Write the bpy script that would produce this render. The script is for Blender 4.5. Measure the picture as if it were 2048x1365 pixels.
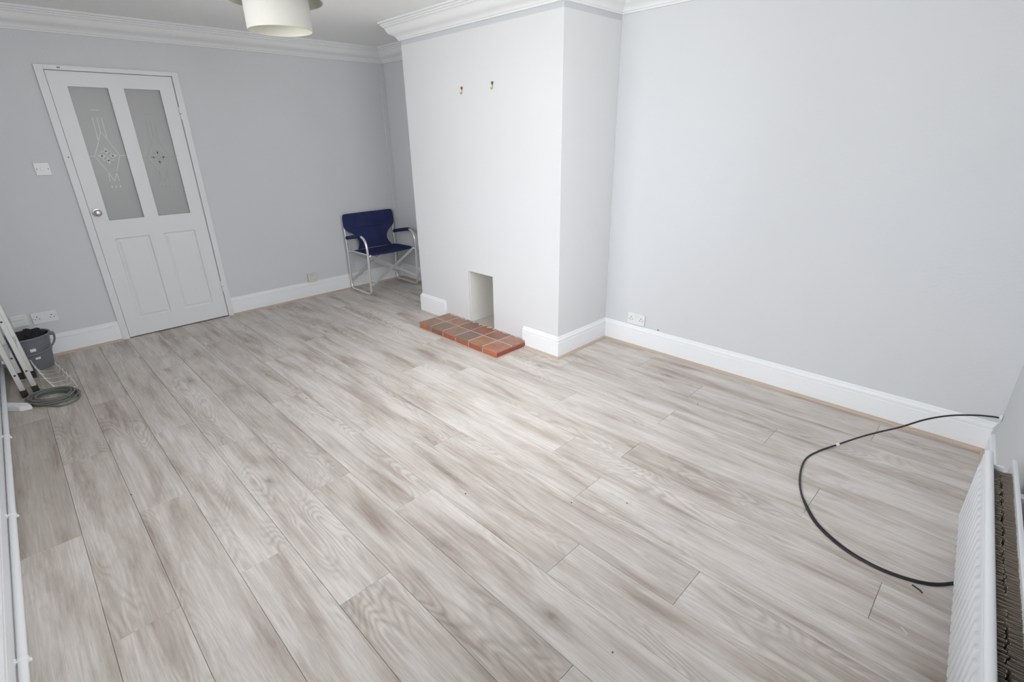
import bpy, bmesh, math, random
from mathutils import Vector, Matrix
random.seed(7)
S = bpy.context.scene
COL = S.collection
for o in list(bpy.data.objects): bpy.data.objects.remove(o, do_unlink=True)

# ------------------------------------------------------------------ camera
cd = bpy.data.cameras.new('camera'); cam = bpy.data.objects.new('camera', cd); COL.objects.link(cam)
R_ = Vector((0.70649931, 0.70751838, -0.01662739)); U_ = Vector((-0.25451408, 0.27592984, 0.92686855)); F_ = Vector((-0.66036453, 0.65060009, -0.37501763))
cam.matrix_world = Matrix(((R_.x, U_.x, -F_.x, 5.03403), (R_.y, U_.y, -F_.y, 0.45186), (R_.z, U_.z, -F_.z, 1.49775), (0, 0, 0, 1)))
cd.sensor_width = 36; cd.sensor_fit = 'HORIZONTAL'; cd.lens = 1004.92 / 2048 * 36; cd.clip_start = 0.02
S.camera = cam
# ------------------------------------------------------------------ exposure, world, daylight
S.view_settings.view_transform = 'Standard'; S.view_settings.look = 'None'
S.view_settings.exposure = 0.44; S.view_settings.gamma = 1; S.view_settings.use_curve_mapping = False
w = bpy.data.worlds.new('overcast_sky'); S.world = w; w.use_nodes = True
nt = w.node_tree; nt.nodes.clear()
out = nt.nodes.new('ShaderNodeOutputWorld'); bg = nt.nodes.new('ShaderNodeBackground')
tc = nt.nodes.new('ShaderNodeTexCoord'); sx = nt.nodes.new('ShaderNodeSeparateXYZ'); rp = nt.nodes.new('ShaderNodeValToRGB')
nt.links.new(tc.outputs['Generated'], sx.inputs[0])
mr = nt.nodes.new('ShaderNodeMapRange'); mr.inputs[1].default_value = -1; mr.inputs[2].default_value = 1
nt.links.new(sx.outputs['Z'], mr.inputs[0]); nt.links.new(mr.outputs[0], rp.inputs[0])
e = rp.color_ramp.elements
e[0].position = 0.0; e[0].color = (0.92, 0.93, 0.92, 1)
e[1].position = 1.0; e[1].color = (1.6, 1.62, 1.66, 1)
a = e.new(0.49); a.color = (0.93, 0.94, 0.94, 1)
a = e.new(0.52); a.color = (0.92, 0.95, 0.98, 1)
nt.links.new(rp.outputs[0], bg.inputs[0]); bg.inputs[1].default_value = 6.5
nt.links.new(bg.outputs[0], out.inputs[0])

# ------------------------------------------------------------------ room numbers
W = 3.630; L = 5.199; CD = 0.580; XC0 = 1.214; XC1 = 2.869; H = 2.345; HP = 2.186; HS = 0.162
YL = W - CD                                   # chimney front plane
def yleft(x): return 0.125 - 0.0107 * x       # plane of the left wall
TH = math.radians(3.9)
DW = Vector((math.sin(TH), -math.cos(TH), 0)) # along the window wall, away from the far corner
s_ = 3.56
P6 = Vector((L, W, 0)); P7 = P6 + DW * s_; P7.y = yleft(P7.x)
POLY = [Vector((0, yleft(0), 0)), P7, P6, Vector((XC1, W, 0)), Vector((XC1, YL, 0)), Vector((XC0, YL, 0)), Vector((XC0, W, 0)), Vector((0, W, 0))]

# daylight portals at the two windows (guide the sky light in)
def portal(name, p, q, z0, z1, inward):
    ld = bpy.data.lights.new(name, 'AREA'); ld.shape = 'RECTANGLE'; ld.size = (q - p).length; ld.size_y = z1 - z0
    ld.cycles.is_portal = True
    o = bpy.data.objects.new(name, ld); COL.objects.link(o)
    c = (p + q) / 2; c.z = (z0 + z1) / 2
    zax = -inward.normalized(); xax = (q - p).normalized(); yax = zax.cross(xax)
    o.matrix_world = Matrix(((xax.x, yax.x, zax.x, c.x), (xax.y, yax.y, zax.y, c.y), (xax.z, yax.z, zax.z, c.z), (0, 0, 0, 1)))
DL = Vector((1, -0.0107, 0)).normalized(); NL = Vector((0.0107, 1, 0)).normalized(); NW = Vector((-math.cos(TH), -math.sin(TH), 0))
WIN1 = (1.75, 4.75, 0.98, 2.24)               # along the left wall, from the door-wall corner
WIN2 = (1.00, 3.25, 0.90, 2.22)               # along the window wall, from the far corner
portal('window_daylight_left', POLY[0] + DL * WIN1[0] - NL * .26, POLY[0] + DL * WIN1[1] - NL * .26, WIN1[2], WIN1[3], NL)
portal('window_daylight_front', P6 + DW * WIN2[0] - NW * .26, P6 + DW * WIN2[1] - NW * .26, WIN2[2], WIN2[3], NW)

# ------------------------------------------------------------------ materials
def newmat(name):
    m = bpy.data.materials.new(name); m.use_nodes = True
    return m, m.node_tree, m.node_tree.nodes['Principled BSDF']
def N(t, typ, **k):
    n = t.nodes.new(typ)
    for a, b in k.items(): setattr(n, a, b)
    return n
def paint(name, col, rough=0.6, bump=0.0, scale=60, var=0.03, metal=0.0, spec=0.4, detail=4):
    m, t, b = newmat(name)
    tcn = N(t, 'ShaderNodeTexCoord'); no = N(t, 'ShaderNodeTexNoise'); no.inputs['Scale'].default_value = 3; no.inputs['Detail'].default_value = 3
    t.links.new(tcn.outputs['Object'], no.inputs['Vector'])
    mx = N(t, 'ShaderNodeMix', data_type='RGBA'); mx.inputs[6].default_value = (*[c * (1 - var) for c in col], 1); mx.inputs[7].default_value = (*[min(1, c * (1 + var)) for c in col], 1)
    t.links.new(no.outputs[0], mx.inputs[0]); t.links.new(mx.outputs[2], b.inputs['Base Color'])
    b.inputs['Roughness'].default_value = rough; b.inputs['Metallic'].default_value = metal; b.inputs['Specular IOR Level'].default_value = spec
    if bump:
        n2 = N(t, 'ShaderNodeTexNoise'); n2.inputs['Scale'].default_value = scale; n2.inputs['Detail'].default_value = detail
        t.links.new(tcn.outputs['Object'], n2.inputs['Vector'])
        bp = N(t, 'ShaderNodeBump'); bp.inputs['Strength'].default_value = bump; bp.inputs['Distance'].default_value = 0.002
        t.links.new(n2.outputs[0], bp.inputs['Height']); t.links.new(bp.outputs[0], b.inputs['Normal'])
    return m
M = {}
M['wall'] = paint('pale_grey_wall_paint', (0.645, 0.658, 0.678), 0.75, 0.35, 90, 0.012)
M['frieze'] = paint('mid_grey_frieze_paint', (0.56, 0.575, 0.60), 0.75, 0.35, 90, 0.012)
M['ceiling'] = paint('white_ceiling_paint', (0.89, 0.89, 0.88), 0.8, 0.2, 60, 0.01)
M['chim'] = paint('white_chimney_paint', (0.685, 0.69, 0.70), 0.7, 0.3, 50, 0.012)
M['chimin'] = paint('white_plaster_inside_opening', (0.74, 0.74, 0.70), 0.8, 0.8, 25, 0.04)
M['gloss'] = paint('white_gloss_woodwork', (0.84, 0.85, 0.87), 0.35, 0.08, 20, 0.01)
M['cornice'] = paint('white_cornice_paint', (0.78, 0.785, 0.79), 0.6, 0.1, 40, 0.01)
M['door'] = paint('white_door_paint', (0.74, 0.755, 0.765), 0.4, 0.1, 25, 0.015)
M['plastic'] = paint('white_plastic', (0.77, 0.775, 0.78), 0.3, 0, 1, 0.01)
M['cream_plastic'] = paint('cream_plastic', (0.66, 0.66, 0.60), 0.35, 0, 1, 0.02)
M['dark'] = paint('dark_hole', (0.06, 0.055, 0.055), 0.7)
M['gap'] = paint('door_gap_shade', (0.10, 0.10, 0.10), 0.9)
M['subfloor'] = paint('brown_board_core', (0.30, 0.20, 0.13), 0.9)
M['grout'] = paint('pale_grout', (0.52, 0.47, 0.42), 0.9, 0.6, 60, 0.1)
M['mortar'] = paint('grey_brown_mortar', (0.42, 0.38, 0.34), 0.95, 0.8, 50, 0.2)
M['brass'] = paint('aged_brass', (0.42, 0.30, 0.14), 0.35, 0, 1, 0.1, 1.0)
M['steel'] = paint('brushed_steel_knob', (0.62, 0.62, 0.62), 0.25, 0, 1, 0.05, 1.0)
M['chrome'] = paint('shiny_wire', (0.92, 0.92, 0.92), 0.3, 0, 1, 0.02, 0.6)
M['alu'] = paint('dull_aluminium', (0.72, 0.73, 0.71), 0.42, 0.1, 80, 0.05, 0.55)
M['aluchair'] = paint('polished_aluminium_tube', (0.82, 0.82, 0.80), 0.3, 0, 1, 0.03, 0.85)
M['rubber'] = paint('black_rubber', (0.03, 0.03, 0.03), 0.7)
M['cable'] = paint('black_cable_sheath', (0.025, 0.023, 0.024), 0.4)
M['greycable'] = paint('grey_cable_sheath', (0.155, 0.165, 0.15), 0.5, 0, 1, 0.15)
M['bucket'] = paint('grey_bucket_plastic', (0.155, 0.165, 0.185), 0.4, 0.1, 30, 0.06)
M['cloth'] = paint('dark_rag', (0.022, 0.022, 0.024), 0.95, 1.0, 40, 0.4)
M['radiator'] = paint('white_radiator_enamel', (0.80, 0.825, 0.86), 0.3, 0, 1, 0.01)
M['fins'] = paint('bare_dusty_steel_fins', (0.38, 0.325, 0.27), 0.40, 0.8, 150, 0.5, 0.6)
M['shade'] = paint('cream_lampshade_fabric', (0.43, 0.418, 0.39), 0.85, 0.4, 220, 0.03)
M['shadein'] = paint('cream_shade_lining', (0.55, 0.545, 0.47), 0.7, 0, 1, 0.02)
M['bead'] = None

def navy():
    m, t, b = newmat('navy_canvas')
    tcn = N(t, 'ShaderNodeTexCoord')
    wv = N(t, 'ShaderNodeTexWave'); wv.inputs['Scale'].default_value = 180; t.links.new(tcn.outputs['Object'], wv.inputs['Vector'])
    no = N(t, 'ShaderNodeTexNoise'); no.inputs['Scale'].default_value = 8; t.links.new(tcn.outputs['Object'], no.inputs['Vector'])
    mx = N(t, 'ShaderNodeMix', data_type='RGBA'); mx.inputs[6].default_value = (0.022, 0.028, 0.085, 1); mx.inputs[7].default_value = (0.036, 0.044, 0.13, 1)
    t.links.new(no.outputs[0], mx.inputs[0]); t.links.new(mx.outputs[2], b.inputs['Base Color'])
    b.inputs['Roughness'].default_value = 0.85; b.inputs['Specular IOR Level'].default_value = 0.15
    bp = N(t, 'ShaderNodeBump'); bp.inputs['Strength'].default_value = 0.25; bp.inputs['Distance'].default_value = 0.001
    t.links.new(wv.outputs[0], bp.inputs['Height']); t.links.new(bp.outputs[0], b.inputs['Normal'])
    return m
M['navy'] = navy()

def tile_mat():
    m, t, b = newmat('quarry_tile')
    oi = N(t, 'ShaderNodeObjectInfo'); tcn = N(t, 'ShaderNodeTexCoord')
    off = N(t, 'ShaderNodeVectorMath', operation='ADD'); t.links.new(tcn.outputs['Object'], off.inputs[0]); t.links.new(oi.outputs['Location'], off.inputs[1])
    no = N(t, 'ShaderNodeTexNoise'); no.inputs['Scale'].default_value = 14; no.inputs['Detail'].default_value = 5; t.links.new(off.outputs[0], no.inputs['Vector'])
    r = N(t, 'ShaderNodeValToRGB'); r.color_ramp.elements[0].position = .38; r.color_ramp.elements[1].position = .68
    t.links.new(no.outputs[0], r.inputs[0])
    mx = N(t, 'ShaderNodeMix', data_type='RGBA', blend_type='MIX'); mx.inputs[7].default_value = (0.20, 0.13, 0.10, 1)
    ml = N(t, 'ShaderNodeMath', operation='MULTIPLY'); ml.inputs[1].default_value = 0.62; t.links.new(r.outputs[0], ml.inputs[0])
    t.links.new(ml.outputs[0], mx.inputs[0]); t.links.new(oi.outputs['Color'], mx.inputs[6]); t.links.new(mx.outputs[2], b.inputs['Base Color'])
    b.inputs['Roughness'].default_value = 0.42
    bp = N(t, 'ShaderNodeBump'); bp.inputs['Strength'].default_value = 0.3; bp.inputs['Distance'].default_value = 0.002
    t.links.new(no.outputs[0], bp.inputs['Height']); t.links.new(bp.outputs[0], b.inputs['Normal'])
    return m
M['tile'] = tile_mat()

def oak(name, plank=True):
    m, t, b = newmat(name); ln = t.links.new
    tcn = N(t, 'ShaderNodeTexCoord'); oi = N(t, 'ShaderNodeObjectInfo')
    sc = N(t, 'ShaderNodeVectorMath', operation='SCALE'); sc.inputs['Scale'].default_value = 7.31
    ln(oi.outputs['Location'], sc.inputs[0])
    ad = N(t, 'ShaderNodeVectorMath', operation='ADD'); ln(tcn.outputs['Object'], ad.inputs[0]); ln(sc.outputs[0], ad.inputs[1])
    def mapped(sx, sy, src=ad):
        v = N(t, 'ShaderNodeVectorMath', operation='MULTIPLY'); v.inputs[1].default_value = (sx, sy, 1); ln(src.outputs[0], v.inputs[0]); return v
    def noise(sx, sy, detail=4, rough=.55, dist=0, src=ad):
        n = N(t, 'ShaderNodeTexNoise'); n.inputs['Scale'].default_value = 1; n.inputs['Detail'].default_value = detail
        n.inputs['Roughness'].default_value = rough; n.inputs['Distortion'].default_value = dist
        ln(mapped(sx, sy, src).outputs[0], n.inputs['Vector']); return n.outputs[0]
    def ramp(f, a, c0, bb, c1, mid=None):
        r = N(t, 'ShaderNodeValToRGB'); el = r.color_ramp.elements
        el[0].position = a; el[0].color = c0; el[1].position = bb; el[1].color = c1
        if mid: x = el.new(mid[0]); x.color = mid[1]
        ln(f, r.inputs[0]); return r.outputs[0]
    def mixc(f, A, B, mode='MIX', fac=None):
        x = N(t, 'ShaderNodeMix', data_type='RGBA', blend_type=mode)
        if fac is not None: x.inputs[0].default_value = fac
        else: ln(f, x.inputs[0])
        for i, q in ((6, A), (7, B)):
            if isinstance(q, tuple): x.inputs[i].default_value = q
            else: ln(q, x.inputs[i])
        return x.outputs[2]
    def mth(op, a_, b_=None):
        x = N(t, 'ShaderNodeMath', operation=op)
        for i, q in ((0, a_), (1, b_)):
            if q is None: continue
            if isinstance(q, (int, float)): x.inputs[i].default_value = q
            else: ln(q, x.inputs[i])
        return x.outputs[0]
    base = ramp(noise(1.5, 11, 5, .60, .3), .30, (0.43, 0.365, 0.32, 1), .60, (0.765, 0.725, 0.695, 1), (.45, (0.645, 0.595, 0.555, 1)))
    # long fibre streaks
    st = ramp(noise(3.0, 95, 5, .65), .36, (0.80, 0.79, 0.78, 1), .66, (1.07, 1.06, 1.05, 1))
    c = mixc(None, base, st, 'MULTIPLY', .75)
    st2 = ramp(noise(9, 420, 3, .7), .35, (0.88, 0.88, 0.87, 1), .65, (1.05, 1.05, 1.05, 1))
    c = mixc(None, c, st2, 'MULTIPLY', .8)
    pore = ramp(noise(28, 620, 2, .6), .60, (1, 1, 1, 1), .74, (0.74, 0.72, 0.71, 1))
    c = mixc(None, c, pore, 'MULTIPLY', .6)
    # cathedral figure: contour lines of a stretched noise, shown only in patches
    fld = noise(1.35, 6.0, 1.5, .5, .0)
    ring = mth('PINGPONG', mth('MULTIPLY', fld, 26.0), 0.5)
    ringc = ramp(mth('MULTIPLY', ring, 2.0), .05, (0.70, 0.675, 0.665, 1), .75, (1.06, 1.055, 1.05, 1))
    msk = ramp(noise(1.1, 5.5, 2, .5, .2), .50, (0, 0, 0, 1), .66, (1, 1, 1, 1))
    c = mixc(mth('MULTIPLY', msk, .62), c, mixc(None, c, ringc, 'MULTIPLY', 1.0))
    # knots
    vo = N(t, 'ShaderNodeTexVoronoi'); vo.inputs['Scale'].default_value = 1; vo.inputs['Randomness'].default_value = 1
    wob = N(t, 'ShaderNodeTexNoise'); wob.inputs['Scale'].default_value = 22; ln(ad.outputs[0], wob.inputs['Vector'])
    wa = N(t, 'ShaderNodeVectorMath', operation='SCALE'); wa.inputs['Scale'].default_value = .035; ln(wob.outputs['Color'], wa.inputs[0])
    wb = N(t, 'ShaderNodeVectorMath', operation='ADD'); ln(ad.outputs[0], wb.inputs[0]); ln(wa.outputs[0], wb.inputs[1])
    ln(mapped(2.2, 5.2, wb).outputs[0], vo.inputs['Vector'])
    kd = ramp(vo.outputs['Distance'], .02, (1, 1, 1, 1), .20, (0, 0, 0, 1), (.09, (.35, .35, .35, 1)))
    ksel = ramp(vo.outputs['Color'], .50, (0, 0, 0, 1), .56, (1, 1, 1, 1))
    kf = mth('MULTIPLY', mth('MULTIPLY', kd, ksel), .72)
    # smudges of darker heartwood around the knots
    sm = ramp(noise(3.4, 17, 4, .62, .5), .56, (0, 0, 0, 1), .72, (1, 1, 1, 1))
    c = mixc(mth('MULTIPLY', sm, .34), c, (0.36, 0.305, 0.27, 1))
    c = mixc(kf, c, (0.24, 0.20, 0.175, 1))
    # each board a little lighter, darker or pinker
    tone = ramp(oi.outputs['Random'], 0, (0.93, 0.92, 0.91, 1), 1, (1.03, 1.03, 1.03, 1))
    c = mixc(None, c, tone, 'MULTIPLY', 1.0)
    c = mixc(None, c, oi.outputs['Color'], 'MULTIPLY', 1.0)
    ln(c, b.inputs['Base Color'])
    b.inputs['Roughness'].default_value = 0.5; b.inputs['Specular IOR Level'].default_value = 0.3
    bp = N(t, 'ShaderNodeBump'); bp.inputs['Strength'].default_value = 0.12; bp.inputs['Distance'].default_value = 0.001
    ln(st2, bp.inputs['Height']); ln(bp.outputs[0], b.inputs['Normal'])
    return m
M['oak'] = oak('grey_oak_laminate')
M['bead'] = paint('oak_beading', (0.52, 0.415, 0.335), 0.5, 0.3, 30, 0.15)

def glass_mats():
    m, t, b = newmat('obscured_door_glass')
    b.inputs['Base Color'].default_value = (0.47, 0.48, 0.47, 1); b.inputs['Roughness'].default_value = 0.32
    b.inputs['Transmission Weight'].default_value = 0.22; b.inputs['IOR'].default_value = 1.45
    no = N(t, 'ShaderNodeTexNoise'); no.inputs['Scale'].default_value = 160; bp = N(t, 'ShaderNodeBump'); bp.inputs['Strength'].default_value = .25; bp.inputs['Distance'].default_value = .001
    t.links.new(no.outputs[0], bp.inputs['Height']); t.links.new(bp.outputs[0], b.inputs['Normal'])
    M['glass'] = m
    m2 = bpy.data.materials.new('clear_window_glass'); m2.use_nodes = True; t = m2.node_tree; t.nodes.clear()
    o = N(t, 'ShaderNodeOutputMaterial'); mx = N(t, 'ShaderNodeMixShader'); tr = N(t, 'ShaderNodeBsdfTransparent'); gl = N(t, 'ShaderNodeBsdfGlossy'); gl.inputs['Roughness'].default_value = .02
    fr = N(t, 'ShaderNodeFresnel'); fr.inputs[0].default_value = 1.45
    t.links.new(fr.outputs[0], mx.inputs[0]); t.links.new(tr.outputs[0], mx.inputs[1]); t.links.new(gl.outputs[0], mx.inputs[2]); t.links.new(mx.outputs[0], o.inputs[0])
    M['pane'] = m2
glass_mats()
M['etch'] = paint('white_etched_pattern', (0.72, 0.74, 0.74), 0.5)
M['etch_unlit'] = paint('unlit_etched_pattern', (0.385, 0.40, 0.395), 0.4)  # same etch as the left pane; its missing reflection is painted as darker grey

# ------------------------------------------------------------------ helpers
def tag(o, label=None, cat=None, group=None, kind=None):
    if label: o['label'] = label
    if cat: o['category'] = cat
    if group: o['group'] = group
    if kind: o['kind'] = kind
    return o
def link(o, parent=None):
    COL.objects.link(o)
    if parent: o.parent = parent
    return o
def obj(name, bm, mat, parent=None, loc=(0, 0, 0), smooth=False, rotz=0):
    me = bpy.data.meshes.new(name); bmesh.ops.recalc_face_normals(bm, faces=bm.faces); bm.to_mesh(me); bm.free()
    mats = mat if isinstance(mat, (list, tuple)) else [mat]
    for k in mats: me.materials.append(M[k] if isinstance(k, str) else k)
    if smooth:
        for p in me.polygons: p.use_smooth = True
        try: me.set_sharp_from_angle(angle=math.radians(40))
        except Exception: pass
    o = bpy.data.objects.new(name, me); o.location = loc; o.rotation_euler = (0, 0, rotz)
    return link(o, parent)
def empty(name, loc=(0, 0, 0), rotz=0):
    o = bpy.data.objects.new(name, None); o.location = loc; o.rotation_euler = (0, 0, rotz); o.empty_display_size = .1
    return link(o)
def box(bm, lo, hi, bevel=0, seg=1, mi=0, mat=None):
    t = bmesh.new(); bmesh.ops.create_cube(t, size=1)
    for v in t.verts:
        v.co = Vector([(lo[i] + hi[i]) / 2 + v.co[i] * (hi[i] - lo[i]) for i in range(3)])
    if bevel: bmesh.ops.bevel(t, geom=t.edges[:], offset=bevel, segments=seg, affect='EDGES', profile=.5)
    if mat is not None: bmesh.ops.transform(t, matrix=mat, verts=t.verts)
    mp = {v: bm.verts.new(v.co) for v in t.verts}
    for f in t.faces:
        nf = bm.faces.new([mp[v] for v in f.verts]); nf.material_index = mi
    t.free(); return bm
def BX(lo, hi, bevel=0, seg=1, mat=None): return box(bmesh.new(), lo, hi, bevel, seg, 0, mat)
def smoothpath(pts, n=8, closed=False):
    pts = [Vector(p) for p in pts]; out_ = []
    m = len(pts); rng = range(m if closed else m - 1)
    for i in rng:
        g = (lambda k: pts[k % m]) if closed else (lambda k: pts[max(0, min(m - 1, k))])
        p0, p1, p2, p3 = g(i - 1), g(i), g(i + 1), g(i + 2)
        for k in range(n):
            u = k / n
            out_.append(.5 * ((2 * p1) + (-p0 + p2) * u + (2 * p0 - 5 * p1 + 4 * p2 - p3) * u * u + (-p0 + 3 * p1 - 3 * p2 + p3) * u ** 3))
    if not closed: out_.append(pts[-1])
    return out_
def tube(bm, pts, r, sides=8, closed=False, flat=None):
    pts = [Vector(p) for p in pts]; m = len(pts); rings = []; prev = None
    for i, p in enumerate(pts):
        if closed: d = pts[(i + 1) % m] - pts[i - 1]
        else: d = pts[min(m - 1, i + 1)] - pts[max(0, i - 1)]
        d.normalize()
        if prev is None:
            up = Vector((0, 0, 1)) if abs(d.z) < .9 else Vector((0, 1, 0)); a_ = d.cross(up).normalized()
        else: a_ = (prev - d * prev.dot(d)).normalized()
        prev = a_; b_ = d.cross(a_)
        rr = r[i] if isinstance(r, (list, tuple)) else r
        rings.append([bm.verts.new(p + (a_ * math.cos(2 * math.pi * k / sides) + b_ * math.sin(2 * math.pi * k / sides)) * rr) for k in range(sides)])
    for i in range(m if closed else m - 1):
        A, B = rings[i], rings[(i + 1) % m]
        for k in range(sides): bm.faces.new([A[k], A[(k + 1) % sides], B[(k + 1) % sides], B[k]])
    if not closed: bm.faces.new(rings[0]); bm.faces.new(rings[-1][::-1])
    return bm
def lathe(bm, prof, n=48, c=(0, 0, 0), a0=0, a1=2 * math.pi, axis='z'):
    full = abs(a1 - a0 - 2 * math.pi) < 1e-6; cnt = n if full else n + 1; rings = []
    for k in range(cnt):
        an = a0 + (a1 - a0) * k / n
        row = []
        for r, z in prof:
            if axis == 'z': v = (c[0] + r * math.cos(an), c[1] + r * math.sin(an), c[2] + z)
            else: v = (c[0] + z, c[1] + r * math.cos(an), c[2] + r * math.sin(an))
            row.append(bm.verts.new(v))
        rings.append(row)
    for k in range(n):
        A, B = rings[k], rings[(k + 1) % cnt]
        for j in range(len(prof) - 1): bm.faces.new([A[j], B[j], B[j + 1], A[j + 1]])
    bmesh.ops.remove_doubles(bm, verts=bm.verts, dist=1e-6)
    return bm
def sweep(bm, path, prof, caps=True):
    """path: list of (point, mitre vector) ; prof: (offset into room, z)"""
    rings = [[bm.verts.new(p + m * e_ + Vector((0, 0, z))) for e_, z in prof] for p, m in path]
    k = len(prof)
    for A, B in zip(rings, rings[1:]):
        for j in range(k): bm.faces.new([A[j], A[(j + 1) % k], B[(j + 1) % k], B[j]])
    if caps: bm.faces.new(rings[0]); bm.faces.new(rings[-1][::-1])
    return bm
def nrm(a_, b_):
    d = (b_ - a_).normalized(); return Vector((-d.y, d.x, 0))
def mitre(i):
    n1 = nrm(POLY[i - 1], POLY[i]); n2 = nrm(POLY[i], POLY[(i + 1) % len(POLY)])
    return (n1 + n2) / (1 + n1.dot(n2))
def run(i, t0=None, t1=None):
    """wall run i..i+1 ; optional cut points (Vectors) instead of the mitred corners"""
    a_, b_ = POLY[i], POLY[(i + 1) % len(POLY)]; n = nrm(a_, b_)
    return [(t0, n) if t0 is not None else (a_, mitre(i)), (t1, n) if t1 is not None else (b_, mitre((i + 1) % len(POLY)))]

# ------------------------------------------------------------------ floor
floor = obj('floor', BX((-.25, -.25, -.06), (5.8, 3.9, -.0115)), 'subfloor'); tag(floor, kind='structure')
ys = [.085, .3245, .520, .715, .911, 1.113, 1.310, 1.516, 1.716, 1.918, 2.119, 2.318, 2.5165, 2.7305, 2.931, 3.131, 3.342, 3.552, 3.628]
jx = [2.604, 3.295, 2.615, 3.292, 3.692, 3.026, 3.414, 4.113, 3.137, 3.925, 3.624, 3.902, 3.308, 3.870, 4.368, 3.845, 3.380, 4.05]
PL = 1.378
g = .00055
for r in range(len(ys) - 1):
    y0, y1 = ys[r], ys[r + 1]; x = jx[r]
    while x > 0: x -= PL
    while x < 5.43:
        a_, b_ = max(x, .002), min(x + PL, 5.43)
        if r >= 15: b_ = min(b_, 5.24)
        if b_ - a_ > .03:
            bm = bmesh.new(); hx, hy = (b_ - a_) / 2 - g, (y1 - y0) / 2 - g; c = .0009
            top = [bm.verts.new(v) for v in ((-hx + c, -hy + c, 0), (hx - c, -hy + c, 0), (hx - c, hy - c, 0), (-hx + c, hy - c, 0))]
            mid = [bm.verts.new(v) for v in ((-hx, -hy, -c), (hx, -hy, -c), (hx, hy, -c), (-hx, hy, -c))]
            bot = [bm.verts.new((v.co.x, v.co.y, -.011)) for v in mid]
            bm.faces.new(top)
            for A, B in ((mid, top), (bot, mid)):
                for k in range(4): bm.faces.new([A[k], A[(k + 1) % 4], B[(k + 1) % 4], B[k]])
            bm.faces.new(bot[::-1])
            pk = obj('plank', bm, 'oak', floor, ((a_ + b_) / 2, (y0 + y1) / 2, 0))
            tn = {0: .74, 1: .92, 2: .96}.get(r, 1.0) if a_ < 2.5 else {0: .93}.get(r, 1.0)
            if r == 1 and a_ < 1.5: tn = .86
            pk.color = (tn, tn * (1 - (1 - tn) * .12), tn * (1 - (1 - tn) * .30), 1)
        x += PL
# ------------------------------------------------------------------ walls and ceiling
def wall(name, p, q, n, th, holes=(), mat='wall', hole_mat=None, z0=-.0, z1=H + .1):
    """p->q along the wall, n points into the room; boxes outward of the plane"""
    d = (q - p).normalized(); ln_ = (q - p).length; bm = bmesh.new()
    mt = Matrix(((d.x, -n.x, 0, p.x), (d.y, -n.y, 0, p.y), (0, 0, 1, 0), (0, 0, 0, 1)))
    xs = sorted({0, ln_} | {h[0] for h in holes} | {h[1] for h in holes})
    for a_, b_ in zip(xs, xs[1:]):
        hs = [h for h in holes if h[0] <= a_ + 1e-6 and h[1] >= b_ - 1e-6]; z = z0
        for h in sorted(hs, key=lambda k: k[2]):
            if h[2] > z + 1e-4: box(bm, (a_, 0, z), (b_, th, h[2]), mat=mt)
            z = h[3]
        if z < z1: box(bm, (a_, 0, z), (b_, th, z1), mat=mt)
    bmesh.ops.remove_doubles(bm, verts=bm.verts, dist=1e-5)
    return tag(obj(name, bm, mat), kind='structure')
YD0, YD1, ZD = 0.936, 1.698, 1.986
wall('wall_back', Vector((0, W + .2, 0)), Vector((0, yleft(0) - .3, 0)), Vector((1, 0, 0)), .1,
     [(W + .2 - (YD1 + .022), W + .2 - (YD0 - .022), 0, ZD + .018)])
wall('wall_left', POLY[0], P7 + DL * .3, NL, .3, [WIN1])
wall('wall_front', P6, P7, NW, .3, [WIN2])
# recess walls beside the chimney breast
wall('wall_right', Vector((L + .35, W, 0)), Vector((-.1, W, 0)), Vector((0, -1, 0)), .15)
tag(obj('ceiling', BX((-.3, -.3, H), (5.9, 4.0, H + .1)), 'ceiling'), kind='structure')
# chimney breast, white up to a painted line, wall grey above, small opening at the hearth
OX0, OX1, OZ = 1.897, 2.193, 0.488
bm = bmesh.new()
box(bm, (XC0, YL, 0), (OX0, W - .001, HP)); box(bm, (OX1, YL, 0), (XC1, W - .001, HP)); box(bm, (OX0, YL, OZ), (OX1, W - .001, HP))
bmesh.ops.remove_doubles(bm, verts=bm.verts, dist=1e-5)
ch = tag(obj('wall_chimney', bm, 'chim'), kind='structure')
obj('frieze', BX((XC0, YL, HP), (XC1, W - .001, H)), 'frieze', ch)
bm = bmesh.new(); box(bm, (OX0 + .0005, YL + .012, .0), (OX0 + .004, YL + .44, OZ)); box(bm, (OX1 - .004, YL + .012, 0), (OX1 - .0005, YL + .44, OZ)); box(bm, (OX0, YL + .42, 0), (OX1, YL + .45, OZ)); box(bm, (OX0, YL + .012, OZ - .004), (OX1, YL + .44, OZ - .0005))
obj('opening_lining', bm, 'chimin', ch)
obj('opening_floor', BX((OX0, YL + .0, .0), (OX1, YL + .42, .044)), 'grout', ch)
# corner boxing beside the recess
tag(obj('trim_1', BX((0, W - .055, 0), (.012, W, 2.24), .002), 'wall'), kind='structure')

# ------------------------------------------------------------------ skirting, beading, cornice
SK = [(0, 0), (.018, 0), (.018, .052), (.0165, .0535), (.018, .055), (.018, .118), (.0150, .121), (.0150, .124), (.0175, .127), (.0175, .139), (.013, .146), (.009, .150), (.009, .156), (.005, HS), (0, HS)]
BD = [(.018, .0), (.034, .0), (.0335, .004), (.031, .009), (.026, .013), (.018, .015)]
SKL = [(0, 0), (.018, 0), (.018, .095), (.014, .100), (0, .102)]
def skirt(name, i, t0=None, t1=None, prof=SK):
    return tag(obj(name, sweep(bmesh.new(), run(i, t0, t1), prof), 'gloss'), kind='structure')
nb = [1]
def bead(i, t0=None, t1=None):
    nb[0] += 1
    return tag(obj('trim_%d' % nb[0], sweep(bmesh.new(), run(i, t0, t1), BD), 'bead'), kind='structure')
FR0, FR1 = YD0 - .052, YD1 + .048          # outer edges of the door frame
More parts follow.
